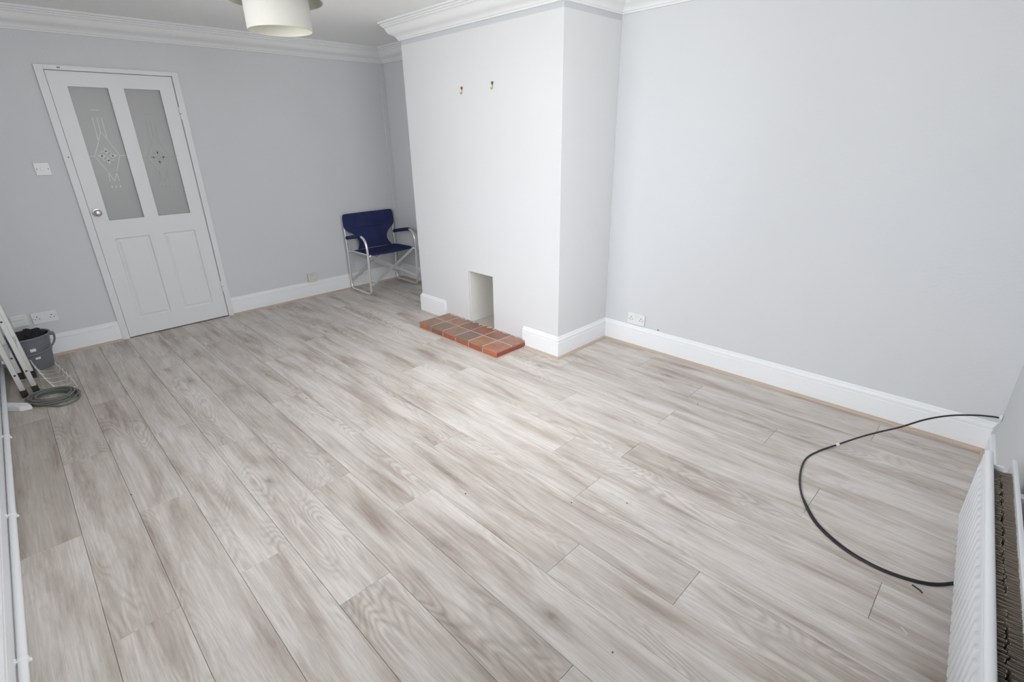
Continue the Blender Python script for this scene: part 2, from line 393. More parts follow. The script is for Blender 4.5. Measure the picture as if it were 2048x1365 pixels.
skirt('baseboard_back', 7, None, Vector((0, FR1, 0))); bead(7, None, Vector((0, FR1, 0)))
# run 7 ends at POLY[0]; the part left of the door
skirt('baseboard_back.001', 7, Vector((0, FR0, 0)), None); bead(7, Vector((0, FR0, 0)), None)
skirt('baseboard_left', 0, prof=SK)
skirt('baseboard_front', 1, prof=SKL); bead(1)
skirt('baseboard_right', 2); bead(2)
skirt('baseboard_chimney_side', 3); bead(3)
HX0, HX1 = 1.594, 2.557
skirt('baseboard_chimney_front', 4, None, Vector((HX1 - .03, YL, 0))); bead(4, None, Vector((HX1 - .022, YL, 0)))
skirt('baseboard_chimney_front.001', 4, Vector((1.566, YL, 0)), None)
skirt('baseboard_recess', 5); skirt('baseboard_recess.001', 6); bead(6)
CP = [(0, -.128), (.014, -.128), (.014, -.119), (.021, -.116), (.024, -.108), (.032, -.098), (.046, -.090), (.060, -.084), (.071, -.074), (.079, -.060), (.084, -.046), (.090, -.038), (.098, -.035), (.098, -.026), (.108, -.024), (.108, -.014), (.122, -.012), (.122, 0), (0, 0)]
CP = [(a_, H + z) for a_, z in CP]
for i in range(8):
    tag(obj('trim_%d' % (20 + i), sweep(bmesh.new(), run(i), CP), 'cornice', smooth=True), kind='structure')

# ------------------------------------------------------------------ windows (behind and beside the camera)
def window(name, p, d, n, hole, bars):
    s0, s1, z0, z1 = hole
    rot = math.atan2(d.y, d.x); root = empty(name, p, rot); tag(root, kind='structure')
    side = 1 if (Vector((-math.sin(rot), math.cos(rot), 0)).dot(n) > 0) else -1
    def b2(lo, hi): lo = list(lo); hi = list(hi); y_ = sorted((lo[1] * side, hi[1] * side)); return (lo[0], y_[0], lo[2]), (hi[0], y_[1], hi[2])
    yo, yi = -.22, -.16
    bm = bmesh.new(); t = .06
    for lo, hi in (((s0, yo, z0), (s0 + t, yi, z1)), ((s1 - t, yo, z0), (s1, yi, z1)), ((s0 + t, yo, z0), (s1 - t, yi, z0 + t)), ((s0 + t, yo, z1 - t), (s1 - t, yi, z1))):
        box(bm, *b2(lo, hi))
    obj('window_frame', bm, 'gloss', root)
    xs = [s0 + t + (s1 - s0 - 2 * t) * k / bars for k in range(bars + 1)]
    for k in xs[1:-1]: obj('mullion', BX(*b2((k - .025, yo + .002, z0 + t), (k + .025, yi - .002, z1 - t))), 'gloss', root)
    for k, (a_, b_) in enumerate(zip(xs, xs[1:])):
        l = a_ + (.025 if k else 0); r_ = b_ - (.025 if k < bars - 1 else 0)
        obj('pane', BX(*b2((l, -.192, z0 + t), (r_, -.188, z1 - t))), 'pane', root)
    obj('window_sill', BX(*b2((s0 - .03, -.16, z0 - .0), (s1 + .03, .03, z0 + .022)), .004), 'gloss', root)
window('window_1', POLY[0], DL, NL, WIN1, 4)
window('window_2', P6, DW, NW, WIN2, 3)

# ------------------------------------------------------------------ door
door = tag(empty('door_1', (0, (YD0 + YD1) / 2, 0)), kind='structure')
DY = (YD0 + YD1) / 2
def dobj(name, bm, mat, parent=door, smooth=False):
    bmesh.ops.translate(bm, verts=bm.verts, vec=(0, -DY, 0)); return obj(name, bm, mat, parent, smooth=smooth)
# frame
bm = bmesh.new(); fx = .016
box(bm, (-.1, YD0 - .052, 0), (fx, YD0 - .003, ZD + .034), .002)
box(bm, (-.1, YD1 + .003, 0), (fx, YD1 + .048, ZD + .034), .002)
box(bm, (-.1, YD0 - .003, ZD + .003), (fx, YD1 + .003, ZD + .034), .002)
dobj('door_frame', bm, 'door')
for y, z in ((1.012, ZD + .018), (1.022, ZD + .0185), (YD0 - .022, 1.42)):
    dobj('screw_hole', BX((fx - .001, y - .003, z - .004), (fx + .0006, y + .003, z + .004)), 'dark')
# dark strips: the shade in the gaps round the leaf, put into colour
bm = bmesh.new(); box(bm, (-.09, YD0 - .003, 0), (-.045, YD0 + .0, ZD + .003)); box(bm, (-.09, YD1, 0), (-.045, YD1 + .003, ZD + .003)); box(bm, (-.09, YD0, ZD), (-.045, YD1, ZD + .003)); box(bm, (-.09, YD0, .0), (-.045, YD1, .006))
dobj('gap_shade_strip', bm, 'gap')
X0, X1 = -.036, .004
GL = (1.036, 1.268); GR = (1.365, 1.598); GZ = (.953, 1.889); PLN = (1.026, 1.268); PR = (1.362, 1.606); PZ = (.148, .812)
bm = bmesh.new(); g2 = .004
box(bm, (X0, YD0 + .0, .007), (X1, GL[0] - .0, ZD))
box(bm, (X0, GR[1], .007), (X1, YD1, ZD))
box(bm, (X0, GL[0], GZ[1]), (X1, GR[1], ZD))
box(bm, (X0, GL[1], GZ[0]), (X1, GR[0], GZ[1]))
box(bm, (X0, GL[0], PZ[1]), (X1, GR[1], GZ[0]))
box(bm, (X0, GL[1], PZ[0]), (X1, GR[0], PZ[1]))
box(bm, (X0, GL[0], .007), (X1, GR[1], PZ[0]))
leaf = dobj('door_leaf', bm, 'door')
for a_, b_ in (PLN, PR):
    bm = bmesh.new()
    a_ = max(a_, GL[0]) if a_ < 1.3 else a_; b_ = min(b_, GR[1])
    for (q, xx) in ((0, X1 - .001), ):
        # moulded panel: groove, slope up to a raised field
        rings = []
        for ins, dx in ((0, -.001), (.006, -.009), (.012, -.010), (.030, -.004), (.034, -.003)):
            rings.append([bm.verts.new((X1 + dx, y, z)) for y, z in ((a_ + ins, PZ[0] + ins), (b_ - ins, PZ[0] + ins), (b_ - ins, PZ[1] - ins), (a_ + ins, PZ[1] - ins))])
        for A, B in zip(rings, rings[1:]):
            for k in range(4): bm.faces.new([A[k], A[(k + 1) % 4], B[(k + 1) % 4], B[k]])
        bm.faces.new(rings[-1])
        back = [bm.verts.new((X0 + .004, v.co.y, v.co.z)) for v in rings[0]]
        for k in range(4): bm.faces.new([rings[0][k], rings[0][(k + 1) % 4], back[(k + 1) % 4], back[k]])
        bm.faces.new(back[::-1])
    dobj('panel', bm, 'door')
def stroke(bm, pts, wd, x=0):
    for (y0, z0), (y1, z1) in zip(pts, pts[1:]):
        d = Vector((y1 - y0, z1 - z0)); l = d.length; d.normalize(); nx = Vector((-d.y, d.x)) * wd / 2
        mid = Vector(((y0 + y1) / 2, (z0 + z1) / 2))
        mt = Matrix(((1, 0, 0, x), (0, d.x, -d.y, mid.x), (0, d.y, d.x, mid.y), (0, 0, 0, 1)))
        box(bm, (-.0004, -l / 2, -wd / 2), (.0006, l / 2, wd / 2), mat=mt)
def motif(cy, cz, x, wd, sy, faint=False):
    bm = bmesh.new(); T = lambda y, z: (cy + (y - 1.149) * sy, z - 1.422 + cz)
    for L_ in ([(1.071, 1.422), (1.121, 1.520), (1.127, 1.540), (1.151, 1.592), (1.178, 1.540), (1.227, 1.422), (1.175, 1.300), (1.148, 1.236), (1.126, 1.306), (1.071, 1.422)],
               [(1.029, 1.422), (1.071, 1.422)], [(1.227, 1.422), (1.275, 1.422)], [(1.127, 1.690), (1.122, 1.535)], [(1.155, 1.690), (1.151, 1.592)], [(1.181, 1.690), (1.178, 1.540)],
               [(1.126, 1.306), (1.119, 1.238)], [(1.175, 1.306), (1.178, 1.238)], [(1.133, 1.739), (1.181, 1.738)]):
        stroke(bm, [T(*p_) for p_ in L_], wd, x)
    for y in (1.122, 1.148, 1.174): stroke(bm, [T(y, 1.206), T(y, 1.190)], wd * 2.0, x)
    for k in range(4):                       # four petals and four leaves
        an = math.pi / 4 + k * math.pi / 2; pts = []
        for j in range(13):
            u = 2 * math.pi * j / 12; r_ = .026 + .018 * math.cos(u); s2 = .011 * math.sin(u)
            pts.append(T(1.149 + (r_ * math.cos(an) - s2 * math.sin(an)) * 1.0, 1.422 + r_ * math.sin(an) + s2 * math.cos(an)))
        stroke(bm, pts, wd * .8, x)
        an = k * math.pi / 2
        for da, r0, r1, w2 in ((0, .012, .058, .008), (.22, .03, .046, .007), (-.22, .03, .046, .007)):
            stroke(bm, [T(1.149 + r0 * math.cos(an), 1.422 + r0 * math.sin(an)), T(1.149 + r1 * math.cos(an + da), 1.422 + r1 * math.sin(an + da))], w2, x)
    return bm
for k, (a_, b_) in enumerate((GL, GR)):
    gp = dobj('glass_pane', BX((-.024, a_, GZ[0]), (-.018, b_, GZ[1])), 'glass')
    if k == 0: dobj('etched_pattern', motif(1.149, 1.422, -.0175, .0042, 1), 'etch', gp)
    else: dobj('etched_pattern', motif(1.478, 1.400, -.0178, .0022, 1), 'etch_unlit', gp)
# knob and hinges
bm = lathe(bmesh.new(), [(0.0, .052), (.012, .051), (.021, .047), (.026, .039), (.025, .031), (.018, .024), (.011, .018), (.011, .008), (.026, .006), (.028, .002), (.028, 0), (0, 0)], 32, (X1, .978, 1.02), axis='x')
dobj('door_knob', bm, 'steel', smooth=True)
for z in (1.725, .287):
    bm = bmesh.new(); tube(bm, [(X1 + .006, YD1 + .002, z - .045), (X1 + .006, YD1 + .002, z + .045)], .006, 10)
    box(bm, (X1 - .001, YD1 - .014, z - .045), (X1 + .0025, YD1 + .001, z + .045)); dobj('hinge', bm, 'door')
    dobj('screw_hole', BX((X1 + .011, YD1 - .004, z - .006), (X1 + .0128, YD1 + .009, z - .0025)), 'dark')
# passage behind the door, seen through the glass
bm = bmesh.new()
box(bm, (-1.3, .3, -.05), (-.11, 2.3, -.001)); box(bm, (-1.3, .3, 2.3), (-.11, 2.3, 2.35)); box(bm, (-1.35, .3, -.05), (-1.3, 2.3, 2.35)); box(bm, (-1.3, .25, -.05), (-.11, .3, 2.35)); box(bm, (-1.3, 2.3, -.05), (-.11, 2.35, 2.35))
tag(obj('wall_passage', bm, 'ceiling'), kind='structure')

# ------------------------------------------------------------------ hearth
hy0, hy1 = 2.731, YL + .006; hz = .052
hearth = tag(empty('hearth', ((HX0 + HX1) / 2, (hy0 + hy1) / 2, 0)), 'low raised hearth of orange brown quarry tiles in front of the small chimney opening', 'hearth')
hc = Vector(((HX0 + HX1) / 2, (hy0 + hy1) / 2, 0))
def hobj(name, lo, hi, bev, mat, col=None):
    c = Vector([(lo[i] + hi[i]) / 2 for i in range(3)]); h = [(hi[i] - lo[i]) / 2 for i in range(3)]
    o = obj(name, BX([-k for k in h], h, bev, 2 if bev > .002 else 1), mat, hearth, c - hc)
    if col: o.color = (*col, 1)
    return o
hobj('mortar_bed', (HX0 + .006, hy0 + .0045, 0), (HX1 - .006, hy1 - .0065, hz - .0012), 0, 'grout')
tw = (HX1 - HX0) / 6; td = (hy1 - hy0) / 2
front = [(.36, .20, .13), (.30, .19, .13), (.35, .20, .135), (.26, .165, .14), (.44, .22, .115), (.46, .20, .13)]
rear = [(.41, .21, .14), (.39, .20, .145), (.29, .135, .11), (.40, .15, .10), (.32, .145, .105), (.45, .225, .165)]
for i in range(6):
    for j, cs in enumerate((front, rear)):
        gx = .0030
        hobj('tile', (HX0 + i * tw + gx, hy0 + j * td + (gx if j else -.003), hz - .013), (HX0 + (i + 1) * tw - gx, hy0 + (j + 1) * td - gx, hz + random.uniform(-.0008, .0008)), .0035, 'tile', cs[i])
    hobj('riser_tile', (HX0 + i * tw + .0032, hy0 + .003, .002), (HX0 + (i + 1) * tw - .0032, hy0 + .010, hz - .0165), .001, 'tile',
         [(.50, .15, .05), (.34, .07, .04), (.42, .10, .045), (.46, .11, .045), (.44, .085, .035), (.52, .15, .06)][i])
for j in range(2):
    for xx, cs in ((HX0, (.36, .12, .06)), (HX1 - .009, (.27, .06, .045))):
        hobj('riser_tile', (xx, hy0 + j * td + .011 * (1 - j), .002), (xx + .009, hy0 + (j + 1) * td - .002 - .006 * j, hz - .0155), .001, 'tile', cs)
bm = bmesh.new(); box(bm, (HX0 - .004, hy0 - .005, 0), (HX1 + .004, hy0 - .0005, .003)); box(bm, (HX1 + .0005, hy0 - .005, 0), (HX1 + .012, hy1 - .04, .007)); bmesh.ops.translate(bm, verts=bm.verts, vec=-hc)
obj('sealant_strip', bm, 'bead', hearth)
bm = bmesh.new(); random.seed(11)
for k in range(44):
    x = random.uniform(HX0 + .02, HX1 - .01); r_ = random.uniform(.004, .011); y = YL - random.uniform(0.002, .012)
    mt = Matrix.Translation((x, y, hz + .001)) @ Matrix.Rotation(random.uniform(0, 3), 4, 'Z')
    box(bm, (-r_ * 1.6, -r_ * .6, -.002), (r_ * 1.6, r_ * .6, r_ * .35), .001, mat=mt)
bmesh.ops.translate(bm, verts=bm.verts, vec=-hc)
tag(obj('mortar_crumbs', bm, 'grout', hearth), kind='stuff')

# ------------------------------------------------------------------ sockets and switches
def on_back(y, z): return Matrix(((0, 0, 1, 0), (1, 0, 0, y), (0, 1, 0, z), (0, 0, 0, 1)))      # local x->world y, y->z, z->x
def on_right(x, z): return Matrix(((1, 0, 0, x), (0, 0, -1, W), (0, 1, 0, z), (0, 0, 0, 1)))
def face(root_m, name, label, cat, parts, group=None):
    r_ = bpy.data.objects.new(name, None); r_.matrix_world = root_m; r_.empty_display_size = .05; link(r_); tag(r_, label, cat, group)
    for nm, lo, hi, bev, mt in parts: obj(nm, BX(lo, hi, bev), mt, r_)
    return r_
def double_socket(mt, label, t=.011):
    P_ = [('faceplate', (-.073, -.043, 0), (.073, .043, t), .0025, 'plastic')]
    for sx_ in (-1, 1):
        cx = sx_ * .042
        P_ += [('pin_hole', (cx - .0025, .006, t - .001), (cx + .0025, .015, t + .0005), 0, 'dark'),
               ('pin_hole', (cx - .0145, -.009, t - .001), (cx - .0075, -.0045, t + .0005), 0, 'dark'),
               ('pin_hole', (cx + .0075, -.009, t - .001), (cx + .0145, -.0045, t + .0005), 0, 'dark'),
               ('rocker', (sx_ * .012 - .006, .010, t - .001), (sx_ * .012 + .006, .030, t + .003), .001, 'plastic'),
               ('screw', (sx_ * .0655 - .0025, -.0025, t - .001), (sx_ * .0655 + .0025, .0025, t + .0004), 0, 'steel')]
    return face(mt, 'wall_socket', label, 'socket', P_)
double_socket(on_right(3.153, .215), 'white double power socket just above the skirting, right of the chimney breast', .012)
double_socket(on_back(.473, .305), 'white double power socket left of the door, above the grey bucket', .011)
face(on_back(.752, 1.348), 'light_switch', 'white single light switch on the grey wall left of the door', 'switch',
     [('faceplate', (-.043, -.043, 0), (.043, .043, .009), .0025, 'plastic'), ('rocker', (-.011, -.014, .008), (.011, .014, .012), .001, 'plastic'),
      ('screw', (-.0335, -.003, .008), (-.0285, .003, .0098), 0, 'dark'), ('screw', (.0285, -.003, .008), (.0335, .003, .0098), 0, 'dark')])
face(on_back(.331, .312), 'telephone_socket', 'white square telephone wall box beside the double socket, left of the bucket', 'telephone socket',
     [('backbox', (-.047, -.045, 0), (.047, .045, .022), .003, 'plastic'), ('cover', (-.043, .008, .021), (.030, .040, .030), .003, 'plastic'), ('lower_cover', (-.043, -.038, .021), (.036, .004, .025), .002, 'plastic')])
face(on_back(2.533, .205), 'cable_outlet_box', 'small cream wall box sitting on the skirting between the door and the blue chair', 'wall box',
     [('box_body', (-.043, -.042, 0), (.043, .042, .030), .004, 'cream_plastic'), ('cover', (-.026, -.024, .029), (.034, .034, .034), .003, 'cream_plastic'),
      ('label_strip', (-.020, .022, .0335), (.018, .028, .0345), 0, 'mortar')])
# wall mark above the right skirting
# ------------------------------------------------------------------ picture hooks
def hook(x, z, label, tilt=0):
    r_ = empty('picture_hook', (x, YL, z)); tag(r_, label, 'hook', None)
    bm = bmesh.new(); box(bm, (-.011, -.004, .000), (.011, 0, .012), .001)
    vs = [(-.009, 0), (.009, 0), (.003, -.014), (-.003, -.014)]
    A = [bm.verts.new((a_, -.0005, b_)) for a_, b_ in vs]; B = [bm.verts.new((a_, -.0025, b_)) for a_, b_ in vs]
    bm.faces.new(A); bm.faces.new(B[::-1])
    for k in range(4): bm.faces.new([A[k], A[(k + 1) % 4], B[(k + 1) % 4], B[k]])
    obj('back_plate', bm, 'brass', r_)
    obj('hook_arm', tube(bmesh.new(), smoothpath([(0, -.002, -.008), (0, -.003, -.026), (0, -.009, -.034), (0, -.016, -.030), (0, -.018, -.022)], 5), .0026, 8), 'brass', r_, smooth=True)
    obj('pin', tube(bmesh.new(), [(0, .0, .010), (0, -.008, .014)], .0015, 8), 'steel', r_)
hook(1.930, 1.832, 'small brass picture hook on the white chimney breast, the left one')
hook(2.253, 1.841, 'small brass picture hook on the white chimney breast, the right one')

# ------------------------------------------------------------------ pendant lamp
LX, LY = 2.50, 1.55
lamp = tag(empty('pendant_lamp', (LX, LY, H)), 'cream two-tier drum lampshade hanging from the ceiling', 'lamp')
def drum(name, r_, z0, z1):
    bm = lathe(bmesh.new(), [(r_, z0 - H), (r_, z1 - H), (r_ - .0015, z1 - H + .001), (r_ - .003, z1 - H), (r_ - .003, z0 - H), (r_ - .0015, z0 - H - .001), (r_, z0 - H)], 72)
    for f in bm.faces:
        c = f.calc_center_median(); 
        if math.hypot(c.x, c.y) < r_ - .002: f.material_index = 1
    o = obj(name, bm, ['shade', 'shadein'], lamp, smooth=True); return o
drum('lower_shade', .134, 1.952, 2.135); drum('upper_shade', .194, 2.064, 2.205)
obj('shade_seam', BX((-.0015, -.0006, 1.953 - H), (.0015, .0006, 2.134 - H), mat=Matrix.Rotation(math.radians(-62), 4, 'Z') @ Matrix.Translation((0, -.1345, 0))), 'shadein', lamp)
obj('ceiling_rose', lathe(bmesh.new(), [(0, 0), (.045, 0), (.045, -.012), (.035, -.022), (.010, -.026), (0, -.026)], 32), 'plastic', lamp, smooth=True)
obj('flex', tube(bmesh.new(), [(0, 0, -.02), (0, 0, -.19)], .0035, 8), 'plastic', lamp)
obj('lamp_holder', lathe(bmesh.new(), [(0, -.165), (.012, -.167), (.018, -.18), (.018, -.235), (0, -.235)], 24), 'plastic', lamp, smooth=True)
bm = bmesh.new()
for k in range(3):
    an = 2 * math.pi * k / 3 + .4; tube(bm, [(.016 * math.cos(an), .016 * math.sin(an), -.175), (.193 * math.cos(an), .193 * math.sin(an), -.142)], .0018, 6)
    tube(bm, [(.0, 0, -.215), (.133 * math.cos(an), .133 * math.sin(an), -.212)], .0018, 6)
obj('shade_carrier', bm, 'plastic', lamp)

# ------------------------------------------------------------------ radiator
rad = tag(empty('radiator', (P6.x, P6.y, 0), 0), 'white ridged double panel radiator with bare steel fins under the window', 'radiator')
rad.matrix_world = Matrix(((DW.x, NW.x, 0, P6.x), (DW.y, NW.y, 0, P6.y), (0, 0, 1, 0), (0, 0, 0, 1)))   # local x along the wall, y into the room
RA, RB = .925, 2.62; RZ0, RZ1 = .150, .436; YF = .121
def ridged(sa, sb, yo, dirn, name):
    """pressed steel panel: flat edges, a wave of vertical ridges"""
    bm = bmesh.new(); pitch = .0425; n = int((sb - sa - .05) / pitch); start = sa + (sb - sa - n * pitch) / 2
    colx = [(sa, 0), (sa + .004, 1), (start, 1)]
    for k in range(n):
        x = start + k * pitch
        colx += [(x + .002, 1), (x + .008, 2), (x + .033, 2), (x + .039, 1)]
    colx += [(start + n * pitch, 1), (sb - .004, 1), (sb, 0)]
    rows = [(RZ0, 0, 0), (RZ0 + .004, .010, 0), (RZ0 + .018, .010, 0), (RZ0 + .028, .010, .0065), (RZ1 - .034, .010, .0065), (RZ1 - .024, .010, 0), (RZ1 - .012, .010, 0), (RZ1 - .003, .006, 0), (RZ1, 0, 0)]
    grid = []
    for x, kx in colx:
        grid.append([bm.verts.new((x, yo + dirn * ((dz if kx else 0) - .010 + (rd if kx == 2 else 0)), z)) for z, dz, rd in rows])
    for A, B in zip(grid, grid[1:]):
        for j in range(len(rows) - 1): bm.faces.new([A[j], B[j], B[j + 1], A[j + 1]])
    bk = [bm.verts.new((x, yo - dirn * .0115, z)) for x, z in ((sa, RZ0), (sb, RZ0), (sb, RZ1), (sa, RZ1))]
    bm.faces.new(bk)
    o = obj(name, bm, 'radiator', rad, smooth=True); return o
ridged(RA, RB, YF, 1, 'front_panel')
# rolled top rail of the front panel
obj('top_rail', tube(bmesh.new(), [(RA + .004, YF - .0125, RZ1 - .001), (RB - .004, YF - .0125, RZ1 - .001)], .0115, 16), 'radiator', rad, smooth=True)
obj('back_panel', BX((RA, .034, RZ0), (RB, .048, RZ1), .004, 2), 'radiator', rad, smooth=True)
def fins(y0, y1, name, seed, dj=1):
    random.seed(seed); bm = bmesh.new(); x = RA + .10; top = RZ1 - .010; bot = RZ0 + .02; prev = None; k = 0; t = .0
    while x < RB - .08:
        jit = random.uniform(-.0045, .0035) * dj
        seq = [(x, y0), (x + .0015, y1 + jit), (x + .0065, y1 + jit), (x + .008, y0)] 
        for q in seq:
            z = top + random.uniform(-.003, .003)
            cur = (bm.verts.new((q[0], q[1], bot)), bm.verts.new((q[0] + random.uniform(-.0006, .0006), q[1], z)))
            if prev: bm.faces.new([prev[0], cur[0], cur[1], prev[1]])
            prev = cur
        x += .0150
    o = obj(name, bm, 'fins', rad)
    md = o.modifiers.new('thickness', 'SOLIDIFY'); md.thickness = .0016
    return o
fins(YF - .026, .079, 'convector_fins', 1); fins(.0495, .0755, 'convector_fins', 2)
obj('wall_bracket', BX((RA + .075, .070, RZ0 + .04), (RA + .082, .095, RZ1 - .002)), 'radiator', rad)
obj('wall_bracket', BX((RA + .175, 0, RZ0 + .04), (RA + .205, .034, RZ1 - .03)), 'radiator', rad)
obj('wall_bracket', BX((RB - .205, 0, RZ0 + .04), (RB - .175, .034, RZ1 - .03)), 'radiator', rad)
for xx in (RA - .03, RB + .03):
    s1 = 1 if xx < RA else -1
    obj('valve', tube(bmesh.new(), smoothpath([(xx + s1 * .032, .072, RZ0 + .03), (xx, .072, RZ0 + .03), (xx, .072, RZ0 + .0), (xx, .072, 0)], 5), .008, 12), 'gloss', rad, smooth=True)

# ------------------------------------------------------------------ heating pipe along the left wall
pipe = tag(empty('heating_pipe', (2.7, yleft(2.7) + .034, 0), math.atan2(-.0107, 1)), 'white painted pipe clipped low along the skirting of the left wall', 'pipe')
obj('pipe_run', tube(bmesh.new(), [(-2.62, 0, .046), (2.55, 0, .046)], .0125, 16), 'gloss', pipe, smooth=True)
for xx in (-1.25, -.38, .52, 1.5):
    bm = lathe(bmesh.new(), [(.0128, -.006), (.0155, -.006), (.0155, .006), (.0128, .006), (.0128, -.006)], 20, (xx, 0, .046), axis='x')
    box(bm, (xx - .006, -.016, .030), (xx + .006, -.012, .062)); box(bm, (xx - .005, .011, .033), (xx + .005, .019, .043), .002)
    obj('pipe_clip', bm, 'gloss', pipe)

# ------------------------------------------------------------------ director chair
CX, CY = .255, 3.235
chair = tag(empty('camping_chair', (CX, CY, 0)), 'navy blue canvas folding chair with aluminium tube frame in the corner beside the chimney breast', 'chair')
def loc(pts): return [(x - CX, y - CY, z) for x, y, z in pts]
for y, nm in ((2.945, 0), (3.520, 1)):
    pts = loc([(.055, y, .50), (.048, y, .30), (.042, y, .10), (.046, y, .045), (.075, y, .013), (.15, y, .012), (.30, y, .012), (.405, y, .012), (.437, y, .028), (.446, y, .07), (.458, y, .25), (.466, y, .42), (.462, y, .51), (.440, y, .563), (.395, y, .596), (.33, y, .600), (.20, y, .578), (.055, y, .548)])
    obj('side_frame', tube(bmesh.new(), smoothpath(pts, 5), .0125, 12), 'aluchair', chair, smooth=True)
    obj('back_post', tube(bmesh.new(), loc([(.052, y, .48), (.047, y, .62), (.036, y, .785)]), .0105, 12), 'aluchair', chair, smooth=True)
    bm = tube(bmesh.new(), loc([(.075, y, .556), (.20, y, .580), (.33, y, .602), (.372, y, .602)]), .0185, 14)
    obj('armrest', bm, 'navy', chair, smooth=True)
    yi = y + (.030 if nm == 0 else -.030)
    obj('seat_rail', tube(bmesh.new(), loc([(.085, yi, .415), (.435, yi, .420)]), .010, 12), 'aluchair', chair, smooth=True)
    obj('rail_link', tube(bmesh.new(), loc([(.052, y, .412), (.085, yi, .415)]), .007, 8), 'aluchair', chair)
    obj('rail_link', tube(bmesh.new(), loc([(.464, y, .405), (.432, yi, .418)]), .007, 8), 'aluchair', chair)
for xx, nm in ((.447, 0), (.062, 1)):
    for ya, za, yb, zb, dx in ((2.955, .105, 3.487, .412, .006), (3.512, .105, 2.978, .412, -.006)):
        a_ = Vector((xx + dx - CX, ya - CY, za)); b_ = Vector((xx + dx - CX, yb - CY, zb)); d = (b_ - a_); l = d.length; d.normalize()
        mt = Matrix(((1, 0, 0, a_.x), (0, d.y, -d.z, a_.y), (0, d.z, d.y, a_.z), (0, 0, 0, 1)))
        obj('cross_brace', BX((-.005, 0, -.014), (.005, l, .014), .003, 2, mat=mt), 'aluchair', chair)
obj('pivot_bolt', tube(bmesh.new(), loc([(.430, 3.233, .2645), (.466, 3.233, .2645)]), .006, 10), 'steel', chair)
# fabric
def sheet(name, rows, th, nx=14):
    """rows: list of (list of points left->right control), lofted"""
    bm = bmesh.new(); g_ = []
    for row in rows:
        P_ = smoothpath(loc(row), nx // (len(row) - 1)); g_.append([bm.verts.new(p) for p in P_])
    for A, B in zip(g_, g_[1:]):
        for k in range(len(A) - 1): bm.faces.new([A[k], A[k + 1], B[k + 1], B[k]])
    o = obj(name, bm, 'navy', chair, smooth=True)
    md = o.modifiers.new('thickness', 'SOLIDIFY'); md.thickness = th; md.offset = 0
    sb_ = o.modifiers.new('soften', 'SUBSURF'); sb_.levels = 1; sb_.render_levels = 2
    return o
rows = []
for x, yl, yr, z, sag in ((.082, 2.972, 3.498, .418, .004), (.16, 2.970, 3.500, .424, .016), (.25, 2.970, 3.500, .425, .022), (.34, 2.970, 3.500, .427, .018), (.425, 2.966, 3.502, .429, .010), (.440, 2.966, 3.502, .424, .010), (.436, 2.966, 3.502, .412, .008)):
    ym = (yl + yr) / 2
    rows.append([(x, yl, z), (x, yl + .13, z - sag * .8), (x, ym, z - sag), (x, yr - .13, z - sag * .8), (x, yr, z)])
sheet('seat', rows, .008, 16)
rows = []
for z, yl, yr, x, bul in ((.793, 2.955, 3.512, .040, .0), (.786, 2.934, 3.534, .048, -.004), (.73, 2.930, 3.538, .052, -.012), (.68, 2.930, 3.538, .054, -.010), (.645, 2.934, 3.534, .058, -.004), (.622, 2.962, 3.508, .068, .0), (.600, 3.000, 3.468, .078, .0), (.575, 3.035, 3.435, .088, .0), (.545, 3.055, 3.408, .096, .0), (.505, 3.060, 3.400, .104, .0), (.470, 3.055, 3.412, .110, .0), (.438, 3.040, 3.440, .112, .0), (.424, 3.030, 3.450, .114, .0)):
    ym = (yl + yr) / 2; q = (yr - yl) / 4
    rows.append([(x, yl, z), (x + bul - .006, yl + q, z), (x + bul - .010, ym, z), (x + bul - .006, yr - q, z), (x, yr, z)])
sheet('backrest', rows, .014, 16)
obj('back_seam', tube(bmesh.new(), loc([(.060, 3.02, .643), (.062, 3.10, .643), (.060, 3.235, .643), (.062, 3.37, .643), (.060, 3.45, .643)]), .0022, 6), 'navy', chair)

# ------------------------------------------------------------------ bucket
BXc, BYc = .20, .335
bucket = tag(empty('bucket', (BXc, BYc, 0)), 'grey plastic bucket with a dark rag inside, left of the door', 'bucket')
pr = [(0, .004), (.088, .004), (.092, 0), (.097, 0), (.099, .008), (.113, .118), (.117, .120), (.117, .130), (.115, .133), (.129, .232), (.139, .236), (.141, .242), (.139, .248), (.131, .249), (.127, .244), (.112, .125), (.094, .010), (0, .010)]
obj('bucket_body', lathe(bmesh.new(), pr, 56), 'bucket', bucket, smooth=True)
hp = []
for k in range(25):
    t_ = math.pi * k / 24; r_ = .150
    yy = r_ * math.cos(t_) * (1 + .10 * math.sin(t_)); ff = r_ * math.sin(t_)
    hp.append((ff * .80, yy, .226 - ff * .66))
obj('handle', tube(bmesh.new(), hp, .0065, 10), 'bucket', bucket, smooth=True)
for sgn in (-1, 1): obj('handle_lug', tube(bmesh.new(), [(0, sgn * .126, .226), (0, sgn * .154, .226)], .012, 14), 'bucket', bucket, smooth=True)
for z0, z1, rr0, rr1, aa in ((.150, .172, .1185, .1215, .12), (.088, .102, .1105, .1125, .22)):
    obj('sticker', lathe(bmesh.new(), [(rr0, z0), (rr1, z1), (rr1 - .0008, z1), (rr0 - .0008, z0), (rr0, z0)], 6, a0=aa - .13, a1=aa + .13), 'plastic', bucket)
bm = bmesh.new(); bmesh.ops.create_icosphere(bm, subdivisions=4, radius=1)
random.seed(3)
for v in bm.verts:
    p_ = v.co.copy(); n_ = math.sin(p_.x * 7 + p_.y * 3) * .12 + math.sin(p_.y * 11 - p_.z * 5) * .10 + math.sin(p_.x * 17 + p_.z * 9) * .05 + math.sin(p_.y * 23 + p_.x * 13) * .03
    f_ = 1 + n_; v.co = Vector((p_.x * .092 * f_, p_.y * .092 * f_, p_.z * .075 * f_))
